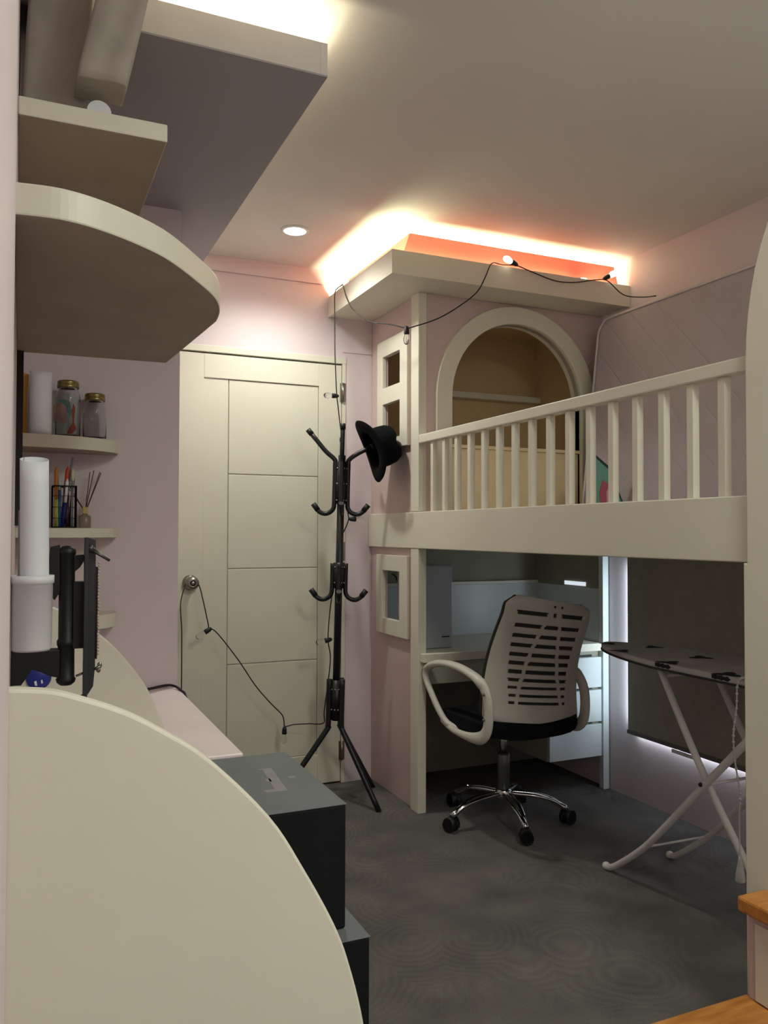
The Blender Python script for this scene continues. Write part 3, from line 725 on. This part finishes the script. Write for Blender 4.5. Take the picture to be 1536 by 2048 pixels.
s_ = mo.modifiers.new('s', 'SOLIDIFY'); s_.thickness = .012; s_.offset = 1
for u in (-.04, .14): MB().sphere(back(u, .955)+Vector((0, -.006, 0)), .005).build('screw', BLKP, bo)
# arms
for s in (-1, 1):
    ar = MB(); xo = .248*s if s < 0 else .234
    path = [(-.03*s+xo, .13, .415), (xo, -.01, .402), (xo, -.16, .404), (xo*.99, -.225, .44), (xo*.985, -.240, .52), (xo*.985, -.222, .59), (xo, -.16, .638), (xo*1.02, -.03, .664), (xo*1.03, .10, .658), (xo*1.03, .185, .630), (xo*1.03, .21, .590), (xo*1.02, .175, .535), (xo*1.0, .11, .46), (xo*.97, .055, .418), (xo*.9, -.01, .406)]
    sp_ = spline(path, 5); rs = []
    for p in sp_:
        rs.append(.034 if (p.z < .63 and p.y < -.12) else (.020 if p.z > .59 else .017))
    # smooth radii
    for _ in range(4): rs = [rs[0]]+[(rs[i-1]+rs[i]+rs[i+1])/3 for i in range(1, len(rs)-1)]+[rs[-1]]
    bm_ = ar.bm; rings = []
    for i, p in enumerate(sp_):
        t_ = (sp_[min(i+1, len(sp_)-1)]-sp_[max(i-1, 0)]).normalized(); w_ = Vector((1, 0, 0)); u_ = t_.cross(w_).normalized()
        wx = .021 if p.z > .62 else .013
        rings.append([bm_.verts.new(p+u_*math.cos(2*PI*k/12)*rs[i]*.75+w_*math.sin(2*PI*k/12)*wx) for k in range(12)])
    for i in range(len(rings)-1):
        for k in range(12): bm_.faces.new((rings[i][k], rings[i][(k+1) % 12], rings[i+1][(k+1) % 12], rings[i+1][k])).smooth = True
    bm_.faces.new(rings[0][::-1]); bm_.faces.new(rings[-1])
    ao = ar.build('armrest', CHPL, chair)
    for z_ in (.585, .49): MB().sphere((xo+s*.012, -.228, z_), .006).build('arm_bolt', STEELG, ao)

# ------------------------------------------------------------------ ironing board
ib = empty('ironing_board', (2.07, 1.9, 0), 'folding ironing board with grey patterned cover standing near the blind', 'ironing board')
def ip(mb, name, m): o = mb.build(name, m, ib); o.location = (-2.07, -1.9, 0); return o
def board_pts(g=0):
    cx, w_ = 2.075, .178+g; pts = []
    yt = 2.56+g
    for k in range(21):
        a = PI*k/20; # nose
        pts.append((cx+w_*math.cos(a)*1.0, 2.12+(yt-2.12)*math.sin(a)**.9*1.0))
    pts += [(cx-w_, 1.30-g), (cx-w_+.03, 1.25-g), (cx+w_-.03, 1.25-g), (cx+w_, 1.30-g)]
    out = []
    for x, y in pts: out.append((x, y))
    # taper the nose
    return [(cx+(x-cx)*(1-.35*max(0, (y-2.12)/(yt-2.12))), y) for x, y in out]
ip(MB().prism(board_pts(), 'z', .762, .782, .006), 'board_cover', mat('grey_cotton_cover', '#C2C0BE', .85, noise=.08, nscale=8, bump=.2, bscale=300, spec=.2))
ip(MB().prism(board_pts(.003), 'z', .757, .764, .002), 'board_rim', mat('dark_rim', '#33312F', .7))
DARKL = mat('black_leaf_print', '#1A1A1C', .8)
for (x, y, r, a) in ((1.955, 2.33, .040, .3), (2.13, 2.36, .038, 1.2), (2.04, 2.50, .034, .4), (1.925, 2.06, .042, .2), (2.10, 2.10, .042, .9), (2.20, 1.93, .04, .3), (1.925, 1.82, .044, .5), (2.07, 1.82, .044, 1.4), (1.93, 1.58, .044, .1), (2.12, 1.56, .044, .7), (2.0, 1.36, .044, .3)):
    lf = MB()
    for k in range(3):
        an = a+k*2.1; pts = []
        for j in range(12):
            th = 2*PI*j/12
            px_ = r*.55*(1+math.cos(th)); py_ = r*.42*math.sin(th)*(1-.35*math.cos(th))
            pts.append((x+px_*math.cos(an)-py_*math.sin(an), y+px_*math.sin(an)+py_*math.cos(an), .7823+k*.0002))
        lf.bm.faces.new([lf.bm.verts.new(p) for p in pts])
    ip(lf, 'leaf_print', DARKL)
for y in (1.60, 1.82, 2.06):
    lf = MB()
    for k in range(3):
        yc = y+(k-1)*.022; m = [(yc+.017*math.cos(2*PI*j/10)*(1 if j % 2 else .7), .7735+.0085*math.sin(2*PI*j/10)*(1 if j % 2 else .75)) for j in range(10)]
        lf.bm.faces.new([lf.bm.verts.new((1.8965-k*.0001, a, b)) for a, b in m])
    ip(lf, 'leaf_print', DARKL)
def leg(pts, r=.0115): return MB().tube(spline(pts, 6), r, 12)
lA = ip(leg([(1.925, 2.375, .012), (1.925, 2.33, .03), (1.925, 2.20, .13), (1.92, 2.10, .225), (1.915, 1.905, .43), (1.915, 1.60, .752)]), 'leg', WIREW)
lB = ip(leg([(2.205, 2.36, .012), (2.205, 2.32, .03), (2.205, 2.19, .13), (2.20, 2.09, .225), (2.195, 1.90, .43), (2.195, 1.60, .752)]), 'leg', WIREW)
ip(leg([(1.945, 2.125, .754), (1.945, 1.92, .43), (1.945, 1.60, .012)]), 'leg', WIREW)
ip(leg([(2.175, 2.125, .754), (2.175, 1.92, .43), (2.175, 1.60, .012)]), 'leg', WIREW)
for a, b, q in (((1.925, 2.18, .148), (2.205, 2.17, .148), .004), ((1.905, 1.908, .432), (2.20, 1.908, .432), .005), ((1.945, 2.11, .73), (2.175, 2.11, .73), .006)): ip(MB().cyl(a, b, q, 8), 'crossbar', WIREW)
ip(MB().sphere((1.903, 1.908, .435), .007), 'pivot_bolt', BLKP)
for x, y in ((1.925, 2.378), (2.205, 2.363), (1.945, 1.598), (2.175, 1.598)):
    ip(MB().sphere((x, y, .014), .014), 'foot_cap', WHT)

# blind with pull cord
bl = empty('roller_blind', (2.52, 2.2, 1.1), 'dark grey roller blind pulled down over the window under the loft', 'blind')
def bp_(mb, name, m): o = mb.build(name, m, bl); o.location = (-2.52, -2.2, -1.1); return o
bp_(MB().box(2.519, 2.521, 1.48, 2.955, .31, 1.19), 'fabric', BLIND)
bp_(MB().box(2.512, 2.528, 1.48, 2.957, .298, .316, .003), 'bottom_bar', mat('grey_bar', '#6D6A68', .5))
bp_(MB().cyl((2.515, 1.45, 1.195), (2.515, 2.97, 1.195), .022, 16), 'roller_tube', GREYM)
bp_(MB().box(2.505, 2.511, 2.52, 2.67, .283, .297), 'bar_clip', WHT)
cd2 = empty('pull_cord', (1.87, 1.75, .8), 'white beaded pull cord with tassel draped over the ironing board edge', 'cord')
pts = spline([(2.02, 1.66, .787), (1.95, 1.69, .79), (1.90, 1.725, .79), (1.882, 1.742, .775), (1.878, 1.745, .70), (1.876, 1.755, .62), (1.878, 1.752, .55), (1.882, 1.738, .46), (1.880, 1.740, .40), (1.880, 1.738, .28)], 8)
m_ = MB(); m_.tube(pts, .0022, 6)
for i, p in enumerate(pts):
    if i % 2 == 0 and p.z > .42: m_.sphere(p, .0042)
o = m_.build('beaded_cord', mat('white_cord', '#BDBBB8', .6), cd2); o.location = (-1.87, -1.75, -.8)
o = MB().lathe([(0, .285), (.004, .285), (.006, .27), (.012, .235), (.014, .215), (.012, .21), (0, .21)], (1.880, 1.738, 0), 16).build('tassel', mat('cord_weight', '#B5B3B0', .5), cd2); o.location = (-1.87, -1.75, -.8)

# ------------------------------------------------------------------ mattress and card on the loft
mt = empty('mattress', (2.40, 2.05, 1.273), 'grey-lilac quilted single mattress leaning upright against the right wall on the loft', 'mattress')
mb = MB(); y0_, y1_ = 1.12, 3.045; zb_, zt_ = 1.2735, 2.185
def sh(z): return 2.33+(2.435-2.33)*(z-zb_)/(zt_-zb_)
def outline(ins=0):
    r = .075-ins; pts = []
    a0, a1, b0, b1 = y0_+ins, y1_-ins, zb_+ins, zt_-ins
    for cx_, cz_, s in ((a1-r, b1-r, 0), (a0+r, b1-r, PI/2), (a0+r, b0+r, PI), (a1-r, b0+r, 1.5*PI)):
        for k in range(8): t_ = s+PI/2*k/7; pts.append((cx_+r*math.cos(t_), cz_+r*math.sin(t_)))
    return pts
def extr(mb, rings_):
    R = [[mb.bm.verts.new((sh(z)+dx, y, z)) for y, z in ol] for ol, dx in rings_]
    for i in range(len(R)-1):
        n_ = len(R[i])
        for k in range(n_): mb.bm.faces.new((R[i][k], R[i][(k+1) % n_], R[i+1][(k+1) % n_], R[i+1][k])).smooth = True
    mb.bm.faces.new(R[0]); mb.bm.faces.new(R[-1][::-1]); return mb
extr(mb, [(outline(.02), .0), (outline(.004), .008), (outline(.004), .08), (outline(.02), .088)])
o = mb.build('mattress_body', QUILT, mt); o.location = (-2.40, -2.05, -1.273)
pp_ = MB()
ol = outline(.004)
pp_.tube([(sh(z)+.003, y, z) for y, z in ol]+[(sh(ol[0][1])+.003, ol[0][0], ol[0][1])], .006, 8, cap=False)
pp_.tube([(sh(z)+.086, y, z) for y, z in ol]+[(sh(ol[0][1])+.086, ol[0][0], ol[0][1])], .006, 8, cap=False)
o = pp_.build('piping', mat('pale_piping', '#CFC6C6', .7), mt); o.location = (-2.40, -2.05, -1.273)
o = MB().tube([(sh(2.12)-.0015, 1.955+0.0*0, 2.0), (sh(1.8)-.0012, 1.95, 1.8), (sh(1.6)-.0012, 1.958, 1.6), (sh(1.31)-.001, 1.965, 1.31)], .0018, 6).build('side_seam', mat('seam_dark', '#55504E', .9), mt); o.location = (-2.40, -2.05, -1.273)
bg = empty('gift_bag', (2.262, 2.74, 1.2725), 'teal and pink printed paper bag corner leaning at the foot of the mattress', 'bag', rot=(0, 0, math.radians(-8)))
MB().prism([(-.10, 0), (.05, 0), (.052, .04), (-.02, .20), (-.10, .26)], 'y', 0, .02, .002).build('bag_body', TEAL, bg)
MB().prism([(-.06, .035), (-.02, .03), (.005, .06), (-.025, .135), (-.05, .15), (-.065, .10)], 'y', -.002, -.0005).build('pink_figure', PINKP, bg)
MB().prism([(-.03, .05), (-.015, .05), (-.01, .07), (-.022, .12), (-.032, .10)], 'y', -.003, -.0021).prism([(-.002, .05), (.008, .052), (-.006, .105), (-.012, .10)], 'y', -.003, -.0021).build('light_streak', mat('light_pink_print', '#D9A9B8', .7), bg)
MB().prism([(-.10, .256), (-.022, .196), (.05, .036), (.053, .044), (-.018, .206), (-.10, .268)], 'y', -.0015, .021).build('dark_edge', mat('dark_teal_edge', '#2F4540', .7), bg)

# ------------------------------------------------------------------ step unit
su = empty('step_unit', (1.4, 1.1, 0), 'wooden-topped cream steps up to the loft at lower right', 'steps')
def sp2(mb, name, m): o = mb.build(name, m, su); o.location = (-1.4, -1.1, 0); return o
sp2(MB().box(1.459, 1.543, .62, 1.36, .366, .400, .006), 'tread', WOOD)
sp2(MB().box(1.478, 1.543, .62, 1.345, .181, .365), 'riser', PINKD)
sp2(MB().box(1.474, 1.4775, .62, 1.325, .184, .350, .001), 'riser_face', CREAM)
sp2(MB().box(1.195, 1.543, .62, 1.36, .146, .180, .006), 'tread', WOOD)
sp2(MB().box(1.212, 1.543, .62, 1.345, 0, .145), 'riser', CREAM)

# ------------------------------------------------------------------ string lights
sl = empty('string_lights', (1.3, 3.3, 1.2), 'black cord string of small round bulbs running from roof to coat stand to door knob', 'string lights')
def off(o): o.location = (-1.3, -3.3, -1.2); return o
cordA = [(2.462, 2.70, 2.212), (2.495, 2.83, 2.245), (2.49, 2.94, 2.285), (2.41, 2.952, 2.342), (2.344, 2.952, 2.337), (2.234, 2.952, 2.312), (2.127, 2.952, 2.305), (1.997, 2.952, 2.330), (1.93, 2.953, 2.345), (1.86, 2.962, 2.343), (1.804, 2.953, 2.338), (1.772, 2.953, 2.275), (1.742, 2.965, 2.215), (1.69, 3.00, 2.165), (1.60, 3.04, 2.105), (1.490, 3.07, 2.062), (1.462, 3.08, 2.058), (1.42, 3.15, 2.085), (1.37, 3.25, 2.115), (1.338, 3.36, 2.19), (1.337, 3.44, 2.265), (1.338, 3.49, 2.335), (1.345, 3.53, 2.345), (1.34, 3.565, 2.342), (1.334, 3.585, 2.32), (1.325, 3.56, 2.20), (1.312, 3.52, 2.02), (1.317, 3.51, 1.84), (1.322, 3.505, 1.78), (1.33, 3.50, 1.70), (1.338, 3.485, 1.6), (1.350, 3.47, 1.45), (1.352, 3.455, 1.30), (1.352, 3.45, 1.25), (1.325, 3.49, 1.15), (1.305, 3.492, 1.0), (1.275, 3.472, .85), (1.262, 3.46, .72), (1.285, 3.492, .62), (1.26, 3.50, .40), (1.275, 3.55, .331), (1.22, 3.60, .322), (1.155, 3.62, .320), (1.114, 3.62, .315), (1.108, 3.62, .34), (1.095, 3.61, .373), (1.036, 3.60, .434), (.967, 3.60, .517), (.898, 3.60, .622), (.830, 3.60, .714), (.785, 3.60, .767), (.759, 3.60, .781), (.755, 3.60, .80), (.736, 3.61, .893), (.722, 3.645, .968), (.695, 3.675, .996), (.668, 3.66, .975), (.640, 3.62, .90), (.637, 3.60, .84), (.641, 3.60, .78), (.642, 3.60, .66), (.642, 3.60, .52), (.641, 3.61, .25), (.64, 3.62, .01)]
off(MB().tube(spline(cordA, 5), .0026, 6).build('cord', BLKC, sl))
def bulb(p, dirn, lit, r=.0135):
    d_ = Vector(dirn).normalized(); q_ = d_.to_track_quat('Z', 'Y').to_matrix()
    s_ = off(MB().lathe([(0, -.006), (.006, -.004), (.010, .006), (.0115, .026), (.010, .03), (0, .03)], p, 16, q_).build('socket', BLKP, sl))
    MB().lathe([(.008, .028), (.009, .034), (r, .046), (r*1.02, .056), (r*.8, .067), (r*.4, .072), (0, .073)], p, 18, q_).build('bulb', BULBON if lit else GLASS, s_)
bulb((1.93, 2.955, 2.350), (-.9, -.1, .25), True)
bulb((2.395, 2.955, 2.350), (.8, -.1, .45), True)
bulb((1.466, 3.078, 2.060), (0, 0, -1), False)
bulb((1.318, 3.50, 1.825), (-.95, -.2, -.05), False)
bulb((1.355, 3.44, 1.262), (1, -.1, -.05), False)
bulb((1.268, 3.44, .725), (-.95, -.1, -.15), False)
bulb((1.110, 3.615, .312), (-.05, 0, -1), False)
bulb((.765, 3.595, .778), (-.85, -.05, -.5), False)
bulb((2.26, 2.99, 2.338), (1, .1, .1), True, .011)
MB().tube(spline([(.335, 2.79, .6815), (.394, 2.80, .6825), (.43, 2.805, .687), (.458, 2.80, .69), (.478, 2.785, .6865), (.4885, 2.74, .680), (.494, 2.70, .672), (.4935, 2.66, .62), (.494, 2.64, .3), (.495, 2.64, .01)], 6), .0042, 8).build('black_cable', BLKC, None, 'thick black cable lying on the far end of the pink bench', 'cable')

# ------------------------------------------------------------------ lamps
dl = empty('downlight', (1.033, 3.256, ZC-.001), 'round recessed ceiling downlight glowing cool white', 'light')
MB().lathe([(.046, 0), (.060, 0), (.060, -.004), (.046, -.006), (.046, 0)], n=36).build('rim', WHT, dl)
MB().lathe([(0, -.003), (.046, -.003), (.046, -.001), (0, -.001)], n=36).build('lens', LAMP, dl)
def area(name, loc, size, power, color, rot=(0, 0, 0), sizey=None, spread=PI):
    l = bpy.data.lights.new(name, 'AREA'); l.energy = power; l.color = color; l.size = size
    if sizey: l.shape = 'RECTANGLE'; l.size_y = sizey
    l.spread = spread
    o = bpy.data.objects.new(name, l); COL.objects.link(o); o.location = loc; o.rotation_euler = rot; return o
LEDC = (.94, 1, .62); NEU = (.94, 1, .89); COOL = (.93, .95, 1)
s_ = bpy.data.lights.new('downlight_lamp', 'SPOT'); s_.energy = 40; s_.color = (.98, 1, .90); s_.spot_size = math.radians(150); s_.spot_blend = .8; s_.shadow_soft_size = .045
so = bpy.data.objects.new('downlight_lamp', s_); COL.objects.link(so); so.location = (1.033, 3.256, ZC-.02)
# LED strips on the roof, shining up
area('roof_led_left', (1.362, 3.34, 2.332), .012, 14, LEDC, (PI, 0, 0), .72)
area('roof_led_front', (1.95, 2.985, 2.31), 1.1, 2.2, LEDC, (PI, 0, 0), .012)
area('roof_led_inner_left', (1.53, 3.36, 2.275), .03, 12, LEDC, (PI, 0, 0), .60)
area('roof_led_inner_front', (1.98, 3.13, 2.275), 1.0, 18, LEDC, (PI, 0, 0), .03)
# LED strip on the soffit
area('soffit_led_side', (.60, 2.78, 2.325), .03, 5, (1, .92, .64), (PI, 0, 0), 1.7)
area('soffit_led_end', (.33, 1.91, 2.325), .55, 3.2, (1, .88, .60), (PI, 0, 0), .03)
# room ceiling lights behind the camera, then added fill lamps
area('room_lamp', (1.15, .25, 2.45), .35, 17, NEU, (0, 0, 0))
area('room_lamp_back', (1.2, -1.0, 2.45), .35, 15, NEU, (0, 0, 0))
area('ceiling_fill', (1.3, -.2, 1.9), .5, 16, (.96, 1, .88), (PI, 0, 0))  # unseen lamp added to brighten the ceiling
area('daylight_fill_side', (2.537, 2.958, .70), .018, 1.0, (.74, .90, 1), (PI/2, 0, 0), .72)  # strip lamp added behind the blind, stands in for leaking daylight
area('daylight_fill_sill', (2.537, 2.25, .300), 1.35, .55, (.84, .92, 1), (0, 0, PI/2), .014)  # second added strip, for daylight under the blind
# daylight outside
wd = bpy.data.worlds.new('world'); bpy.context.scene.world = wd; wd.use_nodes = True
wd.node_tree.nodes['Background'].inputs[0].default_value = (.62, .78, 1, 1); wd.node_tree.nodes['Background'].inputs[1].default_value = 28

# ------------------------------------------------------------------ camera
Fpx = 1637.9; ya, pi_, ro2 = .4173, .0253, .0025
fw = Vector((math.sin(ya)*math.cos(pi_), math.cos(ya)*math.cos(pi_), math.sin(pi_)))
r0 = Vector((math.cos(ya), -math.sin(ya), 0)); u0 = r0.cross(fw)
rt = r0*math.cos(ro2)+u0*math.sin(ro2); up = -r0*math.sin(ro2)+u0*math.cos(ro2)
cam = bpy.data.cameras.new('camera'); co = bpy.data.objects.new('camera', cam); COL.objects.link(co)
M = Matrix(((rt.x, up.x, -fw.x, 0), (rt.y, up.y, -fw.y, 0), (rt.z, up.z, -fw.z, 1.2), (0, 0, 0, 1)))
co.matrix_world = M
cam.sensor_fit = 'VERTICAL'; cam.sensor_height = 32; cam.lens = Fpx/2048*32; cam.clip_start = .003; cam.clip_end = 50
sc = bpy.context.scene; sc.camera = co
sc.view_settings.view_transform = 'Standard'; sc.view_settings.look = 'None'; sc.view_settings.exposure = 0
sc.cycles.use_denoising = True
sc.cycles.max_bounces = 10; sc.cycles.diffuse_bounces = 6
sc.cycles.sample_clamp_indirect = 6
